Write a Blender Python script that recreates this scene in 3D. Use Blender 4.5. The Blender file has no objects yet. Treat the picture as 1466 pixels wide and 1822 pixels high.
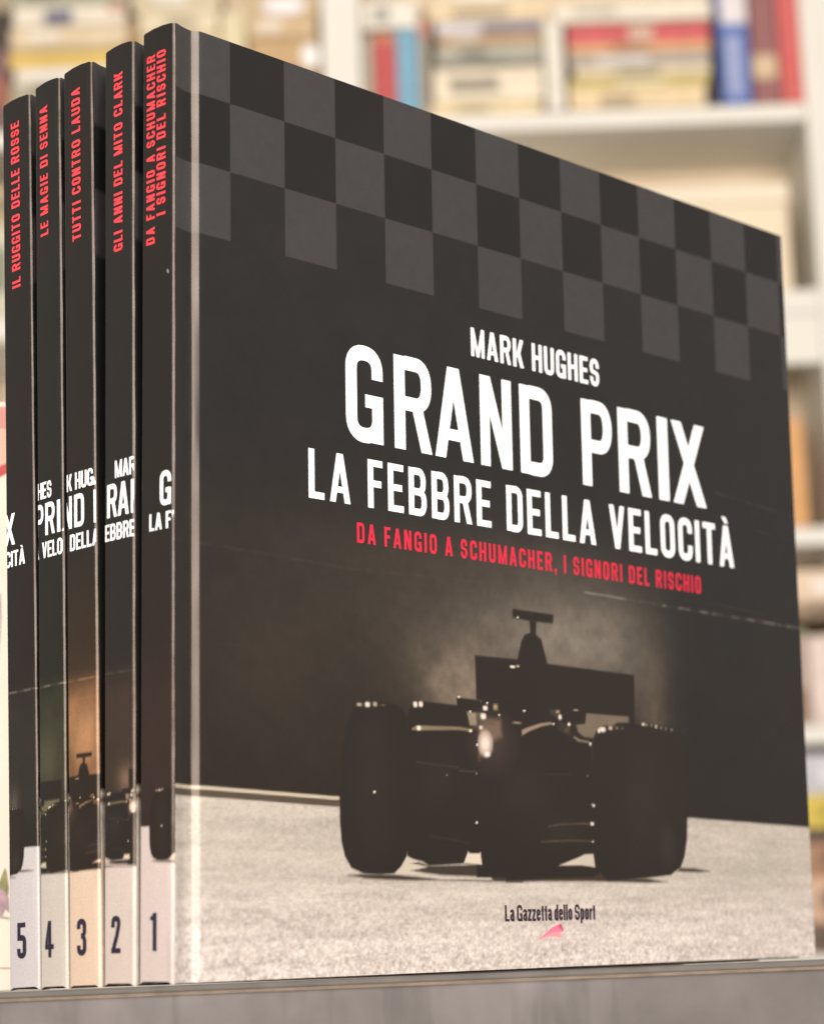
import bpy, bmesh, math, random
import numpy as np
from mathutils import Matrix, Vector

# ---------------------------------------------------------------- scene, camera, light
S = bpy.context.scene
COL = S.collection
random.seed(7)
RNG = np.random.default_rng(11)

F_PX, PITCH, ROLL = 4013.68, 0.205133, -0.03572
CAM = Vector((0.070371, -0.633502, -0.00143))
PW, PH = 1466.0, 1822.0
_cp, _sp = math.cos(PITCH), math.sin(PITCH)
_c, _s = math.cos(ROLL), math.sin(ROLL)
FWD = Vector((0, _cp, _sp)); _up = Vector((0, -_sp, _cp)); _rt = Vector((1, 0, 0))
RIGHT = _c * _rt + _s * _up
UP = -_s * _rt + _c * _up

cam_data = bpy.data.cameras.new('camera')
cam = bpy.data.objects.new('camera', cam_data); COL.objects.link(cam)
cam.matrix_world = Matrix(((RIGHT.x, UP.x, -FWD.x, CAM.x), (RIGHT.y, UP.y, -FWD.y, CAM.y),
                           (RIGHT.z, UP.z, -FWD.z, CAM.z), (0, 0, 0, 1)))
cam_data.sensor_fit = 'VERTICAL'; cam_data.sensor_height = 36.0; cam_data.sensor_width = 36.0 * PW / PH
cam_data.lens = F_PX / PH * 36.0
cam_data.clip_start = 0.02; cam_data.clip_end = 60
cam_data.dof.use_dof = True
cam_data.dof.focus_distance = 0.70
cam_data.dof.aperture_fstop = 11.0
cam_data.dof.aperture_blades = 0
S.camera = cam
S.render.resolution_x = 823; S.render.resolution_y = 1024

W = bpy.data.worlds.new('World'); S.world = W; W.use_nodes = True
bg = W.node_tree.nodes['Background']
bg.inputs[0].default_value = (1.0, 0.94, 0.88, 1); bg.inputs[1].default_value = 0.36

def area(name, loc, target, sx, sy, watts, color):
    d = bpy.data.lights.new(name, 'AREA'); d.shape = 'RECTANGLE'; d.size = sx; d.size_y = sy
    d.energy = watts; d.color = color
    o = bpy.data.objects.new(name, d); COL.objects.link(o); o.location = loc
    o.rotation_euler = (Vector(target) - Vector(loc)).to_track_quat('-Z', 'Y').to_euler()
    return o
# the shop's lighting: a bright front window / lamp bank behind the photographer
area('shop_light_right', (0.93, -2.43, 0.72), (0.05, 0.0, 0.14), 1.8, 1.3, 104, (1.0, 0.885, 0.795))
area('shop_light_left', (-0.93, -2.43, 0.72), (0.05, 0.0, 0.14), 1.8, 1.3, 84, (1.0, 0.885, 0.795))
area('bookcase_fill', (0.1, -0.1, 2.05), (0.1, 2.4, 0.95), 1.8, 0.5, 26, (1.0, 0.88, 0.73))  # unseen fill lamp added to brighten the bookcase

vs = S.view_settings
vs.view_transform = 'Standard'; vs.look = 'None'; vs.exposure = 0.0; vs.gamma = 1.0
vs.use_curve_mapping = False

def at(px, py, y):
    """world point seen at a photo pixel on the upright plane Y = y"""
    d = FWD + RIGHT * ((px - PW / 2) / F_PX) - UP * ((py - PH / 2) / F_PX)
    return CAM + d * ((y - CAM.y) / d.y)

# ---------------------------------------------------------------- helpers
def lin(c):
    c = np.asarray(c, float) / 255.0
    return np.where(c <= 0.04045, c / 12.92, ((c + 0.055) / 1.055) ** 2.4)

WB = np.array([1.0, 1.045, 1.09])                          # ink mixed for the shop's warm lamps

def thing(name, label, cat, loc=(0, 0, 0), group=None, matrix=None):
    o = bpy.data.objects.new(name, None); COL.objects.link(o)
    o.empty_display_size = 0.02
    if matrix is not None: o.matrix_world = matrix
    else: o.location = loc
    o['label'] = label; o['category'] = cat
    if group: o['group'] = group
    return o

def mesh_obj(name, verts, faces, mat, parent=None, smooth=False, label=None):
    me = bpy.data.meshes.new(name)
    me.from_pydata([tuple(v) for v in verts], [], faces); me.update()
    for m in (mat if isinstance(mat, (list, tuple)) else [mat]): me.materials.append(m)
    if smooth: me.polygons.foreach_set('use_smooth', [True] * len(me.polygons))
    o = bpy.data.objects.new(name, me); COL.objects.link(o)
    if parent is not None: o.parent = parent
    if label: o['label'] = label
    return o

def box_obj(name, lo, hi, mat, parent=None, bevel=0.0, label=None, seg=2):
    bm = bmesh.new()
    bmesh.ops.create_cube(bm, size=1.0)
    for v in bm.verts:
        v.co = Vector([(lo[i] + hi[i]) / 2 + v.co[i] * (hi[i] - lo[i]) for i in range(3)])
    if bevel > 0:
        bmesh.ops.bevel(bm, geom=bm.edges[:], offset=bevel, segments=seg, affect='EDGES', profile=0.5)
    me = bpy.data.meshes.new(name); bm.to_mesh(me); bm.free()
    me.materials.append(mat)
    o = bpy.data.objects.new(name, me); COL.objects.link(o)
    if parent is not None: o.parent = parent
    if label: o['label'] = label
    return o

def new_mat(name):
    m = bpy.data.materials.new(name); m.use_nodes = True
    nt = m.node_tree; b = nt.nodes['Principled BSDF']
    return m, nt, b

def node(nt, t, **kw):
    n = nt.nodes.new(t)
    for k, v in kw.items(): setattr(n, k, v)
    return n

def grain(nt, b, color_socket, scale, amount, bump=0.0, bump_scale=None, dist=0.0002):
    """multiply a colour with fine noise, add a fine bump"""
    tc = node(nt, 'ShaderNodeTexCoord')
    nz = node(nt, 'ShaderNodeTexNoise'); nz.inputs['Scale'].default_value = scale
    nz.inputs['Detail'].default_value = 3.0
    nt.links.new(tc.outputs['Object'], nz.inputs['Vector'])
    mr = node(nt, 'ShaderNodeMapRange')
    mr.inputs['From Min'].default_value = 0.25; mr.inputs['From Max'].default_value = 0.75
    mr.inputs['To Min'].default_value = 1.0 - amount; mr.inputs['To Max'].default_value = 1.0 + amount
    nt.links.new(nz.outputs['Fac'], mr.inputs['Value'])
    mx = node(nt, 'ShaderNodeVectorMath', operation='SCALE')
    nt.links.new(color_socket, mx.inputs[0]); nt.links.new(mr.outputs['Result'], mx.inputs['Scale'])
    nt.links.new(mx.outputs['Vector'], b.inputs['Base Color'])
    if bump > 0:
        n2 = node(nt, 'ShaderNodeTexNoise'); n2.inputs['Scale'].default_value = bump_scale or scale
        nt.links.new(tc.outputs['Object'], n2.inputs['Vector'])
        bp = node(nt, 'ShaderNodeBump'); bp.inputs['Strength'].default_value = bump
        bp.inputs['Distance'].default_value = dist
        nt.links.new(n2.outputs['Fac'], bp.inputs['Height'])
        nt.links.new(bp.outputs['Normal'], b.inputs['Normal'])

def plain_mat(name, seen, rough=0.55, k=0.8, noise=0.08, scale=60, bump=0.05, spec=0.35):
    """paper, cloth, paint: base colour from the colour the thing itself has"""
    m, nt, b = new_mat(name)
    c = node(nt, 'ShaderNodeRGB'); c.outputs[0].default_value = (*np.clip(lin(seen) * k * WB, 0, .92), 1)
    grain(nt, b, c.outputs[0], scale, noise, bump, scale * 2, 0.001)
    b.inputs['Roughness'].default_value = rough; b.inputs['Specular IOR Level'].default_value = spec
    return m

def print_mat(name, rough=0.31, spec=0.6):
    m, nt, b = new_mat(name)
    a = node(nt, 'ShaderNodeAttribute'); a.attribute_name = 'print'; a.attribute_type = 'GEOMETRY'
    grain(nt, b, a.outputs['Color'], 2600, 0.16, 0.05, 900, 0.00003)
    tc = node(nt, 'ShaderNodeTexCoord')
    nz = node(nt, 'ShaderNodeTexNoise'); nz.inputs['Scale'].default_value = 26
    nz.inputs['Detail'].default_value = 4
    nt.links.new(tc.outputs['Object'], nz.inputs['Vector'])
    mr = node(nt, 'ShaderNodeMapRange')
    mr.inputs['From Min'].default_value = 0.3; mr.inputs['From Max'].default_value = 0.7
    mr.inputs['To Min'].default_value = rough - 0.06; mr.inputs['To Max'].default_value = rough + 0.09
    nt.links.new(nz.outputs['Fac'], mr.inputs['Value'])
    nt.links.new(mr.outputs['Result'], b.inputs['Roughness'])
    b.inputs['Specular IOR Level'].default_value = spec
    b.inputs['Specular Tint'].default_value = (1.0, 0.88, 0.8, 1)     # warm tint put into the film's highlights
    return m

M_PRINT = print_mat('laminated_print')
M_WHITE = plain_mat('white_ink', (255, 255, 255), 0.45, 0.86, 0.02, 900, 0.0, 0.3)
M_RED = plain_mat('red_ink', (236, 70, 78), 0.45, 0.86, 0.05, 900, 0.0, 0.3)
M_ROSE = plain_mat('crimson_ink', (212, 42, 66), 0.45, 0.86, 0.05, 900, 0.0, 0.3)
M_NAVY = plain_mat('navy_ink', (46, 40, 58), 0.45, 0.8, 0.1, 900, 0.0, 0.3)
M_LOGO = plain_mat('plum_black_ink', (58, 44, 56), 0.5, 0.8, 0.1, 900, 0.0, 0.3)
M_PINK1 = plain_mat('pink_ink', (246, 122, 150), 0.5, 0.85, 0.05, 900, 0.0, 0.3)
M_PINK2 = plain_mat('salmon_ink', (248, 152, 156), 0.5, 0.85, 0.05, 900, 0.0, 0.3)
M_BOARD = plain_mat('endpaper', (225, 218, 205), 0.7)
def page_mat():
    m, nt, b = new_mat('page_edges')
    tc = node(nt, 'ShaderNodeTexCoord'); mp = node(nt, 'ShaderNodeMapping')
    mp.inputs['Scale'].default_value = (4, 4000, 4)
    nz = node(nt, 'ShaderNodeTexNoise'); nz.inputs['Scale'].default_value = 1.0
    rp = node(nt, 'ShaderNodeValToRGB')
    rp.color_ramp.elements[0].color = (0.42, 0.37, 0.29, 1); rp.color_ramp.elements[1].color = (0.72, 0.67, 0.57, 1)
    nt.links.new(tc.outputs['Object'], mp.inputs['Vector']); nt.links.new(mp.outputs['Vector'], nz.inputs['Vector'])
    nt.links.new(nz.outputs['Fac'], rp.inputs['Fac']); nt.links.new(rp.outputs['Color'], b.inputs['Base Color'])
    b.inputs['Roughness'].default_value = 0.8
    return m
M_PAGES = page_mat()
# ---------------------------------------------------------------- lettering: a condensed gothic built from strokes
def arc(cx, cy, rx, ry, a0, a1, n=12):
    def sq(c): return math.copysign(abs(c) ** .84, c) if abs(c) > 1e-9 else 0.0     # bowls squarer than an ellipse
    return [(cx + rx * sq(math.cos(math.radians(a0 + (a1 - a0) * i / n))),
             cy + ry * sq(math.sin(math.radians(a0 + (a1 - a0) * i / n)))) for i in range(n + 1)]

def ribbon(pts, s, closed=False):
    """quads of a band of width s along pts"""
    P = [Vector(p) for p in pts]; n = len(P); L = []; R = []
    for i in range(n):
        if closed: a, b = P[(i - 1) % n], P[(i + 1) % n]
        else: a, b = P[max(i - 1, 0)], P[min(i + 1, n - 1)]
        d1 = (P[i] - a); d2 = (b - P[i])
        d = (d1.normalized() if d1.length > 1e-9 else Vector((0, 0))) + (d2.normalized() if d2.length > 1e-9 else Vector((0, 0)))
        d.normalize(); nrm = Vector((-d.y, d.x))
        L.append(P[i] + nrm * s / 2); R.append(P[i] - nrm * s / 2)
    m = n if closed else n - 1
    return [[tuple(L[i]), tuple(R[i]), tuple(R[(i + 1) % n]), tuple(L[(i + 1) % n])] for i in range(m)]

def rect(x0, y0, x1, y1): return [[(x0, y0), (x1, y0), (x1, y1), (x0, y1)]]
def diag(x0, y0, x1, y1, w): return [[(x0, y0), (x0 + w, y0), (x1 + w, y1), (x1, y1)]]

def glyph(ch, s):
    """polygons of one letter, cap height 1, stem s; returns (width, polygons)"""
    h = s * 0.43
    t = s * 0.86                                             # horizontals a little thinner
    def oval(w, y0=0.0, y1=1.0, st=s):
        rx = (w - st) / 2; ry = min(rx * .98, (y1 - y0 - st) / 2); cx = w / 2
        return cx, rx, ry, y1 - st / 2 - ry, y0 + st / 2 + ry
    if ch == 'I': return s, rect(0, 0, s, 1)
    if ch == 'L': return .43, rect(0, 0, s, 1) + rect(s, 0, .43, t)
    if ch in 'EF':
        w = .46 if ch == 'E' else .43
        p = rect(0, 0, s, 1) + rect(s, 1 - t, w, 1) + rect(s, .5 - t * .45, w - .04, .5 + t * .55)
        return w, p + (rect(s, 0, w, t) if ch == 'E' else [])
    if ch == 'T': return .48, rect(0, 1 - t, .48, 1) + rect(.24 - s / 2, 0, .24 + s / 2, 1 - t)
    if ch == 'H': return .53, rect(0, 0, s, 1) + rect(.53 - s, 0, .53, 1) + rect(s, .5 - t * .45, .53 - s, .5 + t * .55)
    if ch == 'N':
        w = .53; return w, rect(0, 0, s, 1) + rect(w - s, 0, w, 1) + diag(w - s * 1.1, 0, s * .1, 1, s)
    if ch == 'M':
        w = .68; q = s * .92
        return w, rect(0, 0, q, 1) + rect(w - q, 0, w, 1) + diag(w / 2 - q * .45, 0, q * .12, 1, q * .9) + diag(w / 2 - q * .45, 0, w - q * 1.02, 1, q * .9)
    if ch in 'A\u00c0':
        w = .57
        p = diag(0, 0, w / 2 - s * .55, 1, s * .98) + diag(w - s * .98, 0, w / 2 - s * .45, 1, s)
        p += [[(w * .24, .2), (w * .76, .2), (w * .7, .2 + t * .9), (w * .3, .2 + t * .9)]]
        if ch == '\u00c0': p += [[(w / 2 - s * .1, 1.06), (w / 2 + s * .6, 1.06), (w / 2 + s * .05, 1.22), (w / 2 - s * .95, 1.22)]]
        return w, p
    if ch == 'V':
        w = .55; return w, diag(w / 2 - s * .5, 0, 0, 1, s) + diag(w / 2 - s * .5, 0, w - s, 1, s)
    if ch == 'X':
        w = .6; return w, diag(0, 0, w - s * 1.1, 1, s * 1.1) + diag(w - s * 1.1, 0, 0, 1, s * 1.1)
    if ch == 'K':
        w = .56
        return w, rect(0, 0, s, 1) + diag(s * .9, .36, w - s * 1.15, 1, s * 1.1) + [[(w - s * 1.1, 0), (w, 0), (s * 1.95, .66), (s * 1.15, .5)]]
    if ch in 'OCG':
        w = .53; cx, rx, ry, yt, yb = oval(w, -.012, 1.012)
        if ch == 'O': return w, ribbon(arc(cx, yt, rx, ry, 0, 180) + arc(cx, yb, rx, ry, 180, 360), s, True)
        if ch == 'C':
            return .51, ribbon([(cx + rx, .655)] + arc(cx, yt, rx, ry, 0, 180) + arc(cx, yb, rx, ry, 180, 360) + [(cx + rx, .36)], s)
        return w, ribbon([(cx + rx, .67)] + arc(cx, yt, rx, ry, 0, 180) + arc(cx, yb, rx, ry, 180, 350), s) + \
            rect(w - s, .0, w, .5) + rect(w * .52, .5 - t, w - s, .5)
    if ch == 'U':
        w = .53; cx, rx, ry, yt, yb = oval(w, -.012, 1)
        return w, ribbon([(cx - rx, 1)] + arc(cx, yb, rx, ry, 180, 360) + [(cx + rx, 1)], s)
    if ch == 'D':
        w = .53; rx = w - s - s / 2 + s * .0; r = (w - s) * .42; x = w - s / 2 - r; ry = r * 1.1
        return w, rect(0, 0, s, 1) + ribbon([(s, 1 - t / 2)] + arc(x, 1 - t / 2 - ry, r, ry, 90, 0) + arc(x, t / 2 + ry, r, ry, 0, -90) + [(s, t / 2)], s * .95)
    if ch in 'PR':
        w = .53 if ch == 'P' else .55; lo = .40 if ch == 'P' else .43
        ry = (1 - lo - t) / 2; r = min(ry, .16); x = w - s / 2 - r
        p = rect(0, 0, s, 1) + ribbon([(s, 1 - t / 2)] + arc(x, 1 - t / 2 - ry, r, ry, 90, 0) + arc(x, lo + t / 2 + ry, r, ry, 0, -90) + [(s, lo + t / 2)], s * .95)
        if ch == 'R': p += diag(w - s * 1.02, 0, w * .45, lo + t * .5, s)
        return w, p
    if ch == 'B':
        w = .54; p = rect(0, 0, s, 1)
        for lo, hi, ww in ((.5 - t / 2, 1, w - .02), (0, .5 + t / 2, w)):
            ry = (hi - lo - t) / 2; r = min(ry, .15); x = ww - s / 2 - r
            p += ribbon([(s, hi - t / 2)] + arc(x, hi - t / 2 - ry, r, ry, 90, 0) + arc(x, lo + t / 2 + ry, r, ry, 0, -90) + [(s, lo + t / 2)], s * .93)
        return w, p
    if ch == 'S':
        w = .51; rx = (w - s) / 2; cx = w / 2; ry = .238 - s * .05
        yt = 1.012 - s / 2 - ry; yb = -.012 + s / 2 + ry
        return w, ribbon([(cx + rx, yt - .03)] + arc(cx, yt, rx, ry, 0, 222) + arc(cx, yb, rx, ry, 42, -180) + [(cx - rx, yb + .03)], s * .97)
    if ch == ',': return s, rect(0, 0, s, s) + diag(s * .15, -.16, s * .45, 0, s * .5)
    # figures
    if ch == '1': return .26, rect(.26 - s, 0, .26, 1) + [[(0, .80), (.26 - s, .80), (.26 - s, .80 + t), (0, .80 + t * .7)], [(.26 - s * 1.05, .8 + t), (.26 - s, .8 + t), (.26 - s, 1), (.26 - s * .6, 1)]]
    if ch == '2':
        w = .42; cx, rx, ry, yt, yb = oval(w)
        return w, ribbon([(cx - rx, .68)] + arc(cx, yt, rx, ry, 180, -20) + [(w * .62, .48), (s * .75, .16), (s * .62, t * .6)], s) + rect(0, 0, w, t)
    if ch == '3':
        w = .42; cx, rx, ry, yt, yb = oval(w)
        return w, ribbon([(cx - rx, .72)] + arc(cx, yt, rx, ry, 180, 0) + [(cx + rx, .63), (cx + rx * .6, .54), (cx - .02, .53)], s) + \
            ribbon([(cx - .02, .53), (cx + rx * .6, .52), (cx + rx, .42)] + arc(cx, yb, rx, ry, 0, -180) + [(cx - rx, .28)], s)
    if ch == '4': 
        w = .45; return w, rect(w - s * 1.8, 0, w - s * .8, 1) + rect(0, .22, w, .22 + t) + [[(0, .22 + t), (s * .9, .22 + t), (w - s * 1.8, .86), (w - s * 1.8, 1)]]
    if ch == '5':
        w = .42; cx, rx, ry, yt, yb = oval(w, 0, .66)
        return w, rect(.02, 1 - t, w - .03, 1) + rect(.02, .5, .02 + s * .9, 1 - t) + ribbon([(cx - rx * .9, .52)] + arc(cx, .66 - s / 2 - ry, rx, ry, 150, 0) + arc(cx, yb, rx, ry, 0, -180) + [(cx - rx, .28)], s)
    # lower case of the publisher's line
    x = .74
    if ch in 'odpe a'.replace(' ', ''):
        w = .40; cx, rx, ry, yt, yb = oval(w, 0, x)
        if ch == 'o': return w, ribbon(arc(cx, yt, rx, ry, 0, 180) + arc(cx, yb, rx, ry, 180, 360), s, True)
        if ch == 'd': return w, ribbon(arc(cx, yt, rx, ry, 0, 180) + arc(cx, yb, rx, ry, 180, 360), s, True) + rect(w - s, 0, w, 1)
        if ch == 'p': return w, ribbon(arc(cx, yt, rx, ry, 0, 180) + arc(cx, yb, rx, ry, 180, 360), s, True) + rect(0, -.2, s, x)
        if ch == 'e': return w, ribbon([(cx + rx, .24)] + list(reversed(arc(cx, yb, rx, ry, 180, 360))) + list(reversed(arc(cx, yt, rx, ry, 0, 180))) + [(cx + rx, .36)], s) + rect(s, .33, w - s * .5, .33 + t * .8)
        return w, ribbon([(cx - rx, .54)] + list(reversed(arc(cx, yt, rx, ry, 0, 180))) + [(cx + rx, 0)], s) + ribbon([(cx + rx, .43), (cx, .41)] + arc(cx, .3 - ry * .2, rx, ry * .8, 110, 180, 6) + arc(cx, yb, rx, ry, 180, 290, 8) + [(cx + rx, .12)], s * .9)
    if ch == 'l': return s, rect(0, 0, s, 1)
    if ch == 't': return .27, rect(.06, .05, .06 + s, .92) + rect(0, x - t, .27, x) + rect(.09, 0, .25, t)
    if ch == 'z': return .36, rect(0, x - t, .36, x) + rect(0, 0, .36, t) + diag(0, t, .36 - s * 1.1, x - t, s * 1.1)
    if ch == 'r': return .28, rect(0, 0, s, x) + ribbon([(s * .5, x - s * 1.2), (s * 1.1, x - s * .62), (.28, x - s * .5)], s * .95)
    return .2, []

def text_polys(txt, cap, x0, x1, s=.2, gap=.075, space=.2, wide=1.0):
    """set a line between x0 and x1 (mm) with cap height cap (mm): letters keep their shape, the tracking fills the line"""
    gl = []; nat = 0.0
    for c in txt:
        gl.append((None, space) if c == ' ' else (glyph(c, s)[1], glyph(c, s)[0]))
    total = sum(w for _, w in gl) * cap * wide
    n = len(txt) - 1
    g = (x1 - x0 - total) / n
    lim = gap * cap
    if g < lim * .45:                                       # too tight: narrow the letters instead
        wide *= (x1 - x0 - n * lim * .7) / total
        total = sum(w for _, w in gl) * cap * wide; g = (x1 - x0 - total) / n
    out = []; x = x0; k = 0
    for p, w in gl:
        if p:
            for poly in p: out.append([(x + a * cap * wide, b * cap) for a, b in poly])
        x += w * cap * wide + g
    return out

def clip(poly, x0, x1):
    for sgn, lim in ((1, x0), (-1, -x1)):
        out = []
        for i in range(len(poly)):
            a, b = poly[i], poly[(i + 1) % len(poly)]
            da, db = sgn * a[0] - lim, sgn * b[0] - lim
            if da >= 0: out.append(a)
            if (da >= 0) != (db >= 0):
                f = da / (da - db); out.append((a[0] + (b[0] - a[0]) * f, a[1] + (b[1] - a[1]) * f))
        poly = out
        if len(poly) < 3: return []
    return poly

def lettering(name, polys, place, mat, parent, facing):
    """polys in mm on a flat face; place(x, y, lift) -> local point; strokes lie a hair above one another"""
    v = []; f = []
    for i, p in enumerate(polys):
        if len(p) < 3: continue
        ar = sum(p[j][0] * p[(j + 1) % len(p)][1] - p[(j + 1) % len(p)][0] * p[j][1] for j in range(len(p)))
        q = p if (ar > 0) == facing else p[::-1]
        k = len(v)
        v += [place(a, b, 0.035 + 0.0025 * (i % 9)) for a, b in q]; f.append(list(range(k, k + len(q))))
    return mesh_obj(name, v, f, mat, parent)
# traced outlines of the printed car (mm on the cover)
CAR_DARK= [[(65.4, 52.6), (66.0, 58.7), (66.6, 67.0), (68.5, 75.0), (70.3, 78.3), (71.8, 79.9), (73.5, 81.6), (76.5, 82.4), (81.0, 82.6), (85.6, 82.3), (90.2, 81.8), (92.7, 81.0), (94.2, 79.7), (94.9, 77.4), (95.1, 53.3)], [(65.1, 55.9), (65.1, 46.2), (65.7, 39.7), (67.0, 35.4), (69.6, 32.0), (74.6, 30.4), (81.8, 30.1), (88.1, 30.4), (91.0, 32.4), (93.7, 35.6), (95.2, 40.8), (99.2, 56.9)], [(95.0, 78.4), (95.8, 80.8), (97.4, 82.9), (99.5, 83.7), (102.6, 83.7), (117.8, 83.4), (122.4, 81.5), (123.6, 77.1), (125.5, 76.6), (127.7, 75.3), (128.0, 54.1), (94.0, 53.3)], [(94.0, 35.6), (96.2, 34.8), (100.9, 34.0), (103.8, 32.8), (119.4, 33.5), (128.0, 32.9), (147.9, 31.3), (149.0, 58.2), (93.3, 56.7)], [(140.7, 58.0), (188.5, 59.3), (187.0, 30.0), (139.5, 28.2)], [(185.4, 59.2), (238.1, 60.6), (236.6, 42.7), (234.8, 36.6), (232.4, 32.8), (226.4, 30.0), (215.6, 29.2), (191.6, 28.0), (185.5, 31.9), (184.2, 36.8)], [(185.9, 73.6), (187.0, 77.6), (188.6, 79.4), (191.2, 80.3), (196.2, 80.7), (198.8, 81.8), (209.0, 81.9), (213.2, 81.7), (216.8, 82.3), (224.0, 81.8), (231.2, 80.9), (235.8, 79.3), (238.2, 74.1), (237.9, 54.7), (183.9, 53.5)], [(127.4, 76.0), (131.1, 79.4), (136.0, 80.3), (149.8, 78.4), (154.1, 78.3), (164.2, 80.2), (169.8, 77.1), (176.3, 75.9), (184.5, 73.6), (185.2, 53.5), (184.0, 29.2), (125.5, 29.2)], [(134.7, 89.1), (138.6, 93.5), (141.2, 96.1), (145.0, 97.6), (148.8, 97.4), (163.1, 99.6), (163.6, 83.2), (167.5, 81.7), (168.6, 78.8), (138.0, 77.4), (130.7, 79.5), (129.0, 84.7)], [(127.0, 100.0), (148.3, 100.1), (163.1, 99.7), (205.8, 99.0), (209.6, 98.8), (209.1, 80.6), (206.1, 80.5), (206.3, 84.2), (182.9, 84.2), (182.4, 80.7), (170.0, 80.1), (166.3, 84.4), (127.3, 85.6)], [(147.6, 99.0), (148.7, 102.5), (150.1, 106.3), (151.8, 108.6), (154.4, 109.4), (157.6, 109.0), (160.2, 107.7), (161.3, 104.6), (163.2, 99.2)], [(154.5, 113.9), (157.9, 113.5), (157.5, 108.8), (154.7, 109.0)], [(146.0, 116.8), (166.4, 116.6), (166.9, 116.2), (166.4, 113.6), (157.8, 113.5), (153.9, 113.5), (146.0, 113.9)], [(117.8, 85.9), (129.1, 85.5), (130.1, 81.7), (124.0, 81.5), (118.1, 82.0)], [(169.7, 84.5), (182.6, 85.0), (181.9, 80.6), (176.4, 80.2), (172.2, 80.6), (169.9, 81.4)], [(175.2, 80.5), (177.2, 78.3), (178.7, 76.8), (181.7, 76.0), (185.0, 75.7), (185.6, 74.6), (181.0, 74.6), (177.4, 75.4), (173.9, 77.7)]]
CAR_SHADOW= [[(67.9, 29.7), (73.5, 30.2), (88.1, 30.1), (99.6, 29.3), (109.0, 28.6), (132.8, 28.3), (132.8, 27.7), (112.6, 28.2), (92.0, 28.2), (76.8, 28.7)], [(94.2, 33.5), (98.6, 33.9), (104.4, 32.8), (128.0, 33.3), (147.9, 33.0), (147.7, 27.6), (133.4, 27.8), (132.2, 29.2), (108.5, 29.8), (102.6, 30.4), (95.0, 31.2), (102.6, 32.4)], [(139.6, 30.0), (185.6, 32.7), (191.6, 29.0), (213.1, 28.9), (224.6, 27.5), (212.2, 27.3), (183.8, 27.8), (161.2, 27.9), (139.5, 27.6)], [(232.0, 32.6), (240.9, 32.4), (249.0, 31.4), (243.4, 30.9), (229.8, 31.1)]]
CAR_LIGHT= [([(121.7, 37.2), (122.6, 36.6), (126.9, 36.7), (127.5, 37.0), (128.1, 33.2), (119.7, 33.7)], (215, 200, 180)), ([(166.2, 33.1), (176.5, 35.8), (179.6, 36.8), (184.1, 36.9), (184.8, 32.6), (177.9, 33.2)], (200, 188, 170)), ([(93.9, 35.4), (96.2, 34.6), (98.6, 33.9), (95.1, 33.5), (101.4, 32.4), (94.4, 31.2), (100.8, 30.2), (89.2, 30.2), (91.6, 32.4)], (200, 188, 168)), ([(122.7, 81.5), (126.8, 81.3), (127.1, 77.4), (123.9, 77.3)], (150, 135, 115)), ([(182.7, 84.2), (205.6, 84.2), (205.5, 82.2), (198.8, 81.8), (197.8, 80.8), (191.2, 80.3), (188.6, 79.4), (186.0, 76.0), (181.1, 76.1), (178.1, 77.6), (177.3, 80.0), (181.9, 80.6)], (135, 118, 100)), ([(96.9, 75.1), (99.3, 76.1), (118.4, 76.6), (125.2, 76.2), (124.6, 75.2), (118.4, 75.5), (100.3, 74.5), (97.2, 74.5)], (140, 128, 100)), ([(128.0, 76.0), (130.0, 78.9), (132.8, 79.9), (138.8, 79.9), (139.3, 74.3), (130.8, 71.0), (127.9, 66.4)], (134, 110, 94)), ([(149.1, 77.0), (152.6, 78.1), (158.5, 79.6), (163.9, 80.3), (165.3, 79.7), (159.1, 78.6), (152.6, 76.6), (149.1, 75.1)], (158, 134, 116)), ([(176.2, 76.1), (178.6, 75.2), (183.8, 74.8), (183.7, 74.2), (178.0, 74.4), (175.3, 75.7)], (145, 130, 105)), ([(98.7, 64.7), (107.3, 64.2), (118.0, 63.7), (118.0, 63.5), (107.3, 64.0), (98.7, 64.4)], (100, 88, 76)), ([(118.5, 62.8), (126.1, 62.7), (126.1, 62.5), (118.5, 62.5)], (105, 93, 82)), ([(161.2, 46.0), (169.5, 46.9), (183.2, 47.3), (183.2, 46.9), (169.5, 46.5), (161.2, 45.6)], (120, 104, 84)), ([(157.3, 40.9), (171.5, 41.5), (184.5, 41.3), (184.5, 41.0), (171.5, 41.1), (157.3, 40.6)], (122, 108, 80)), ([(103.5, 42.1), (115.4, 41.0), (122.1, 39.9), (122.1, 39.7), (115.4, 40.6), (103.5, 41.7)], (82, 72, 56)), ([(161.3, 63.0), (173.8, 63.3), (173.8, 63.1), (161.3, 62.8)], (84, 74, 62))]
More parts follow.
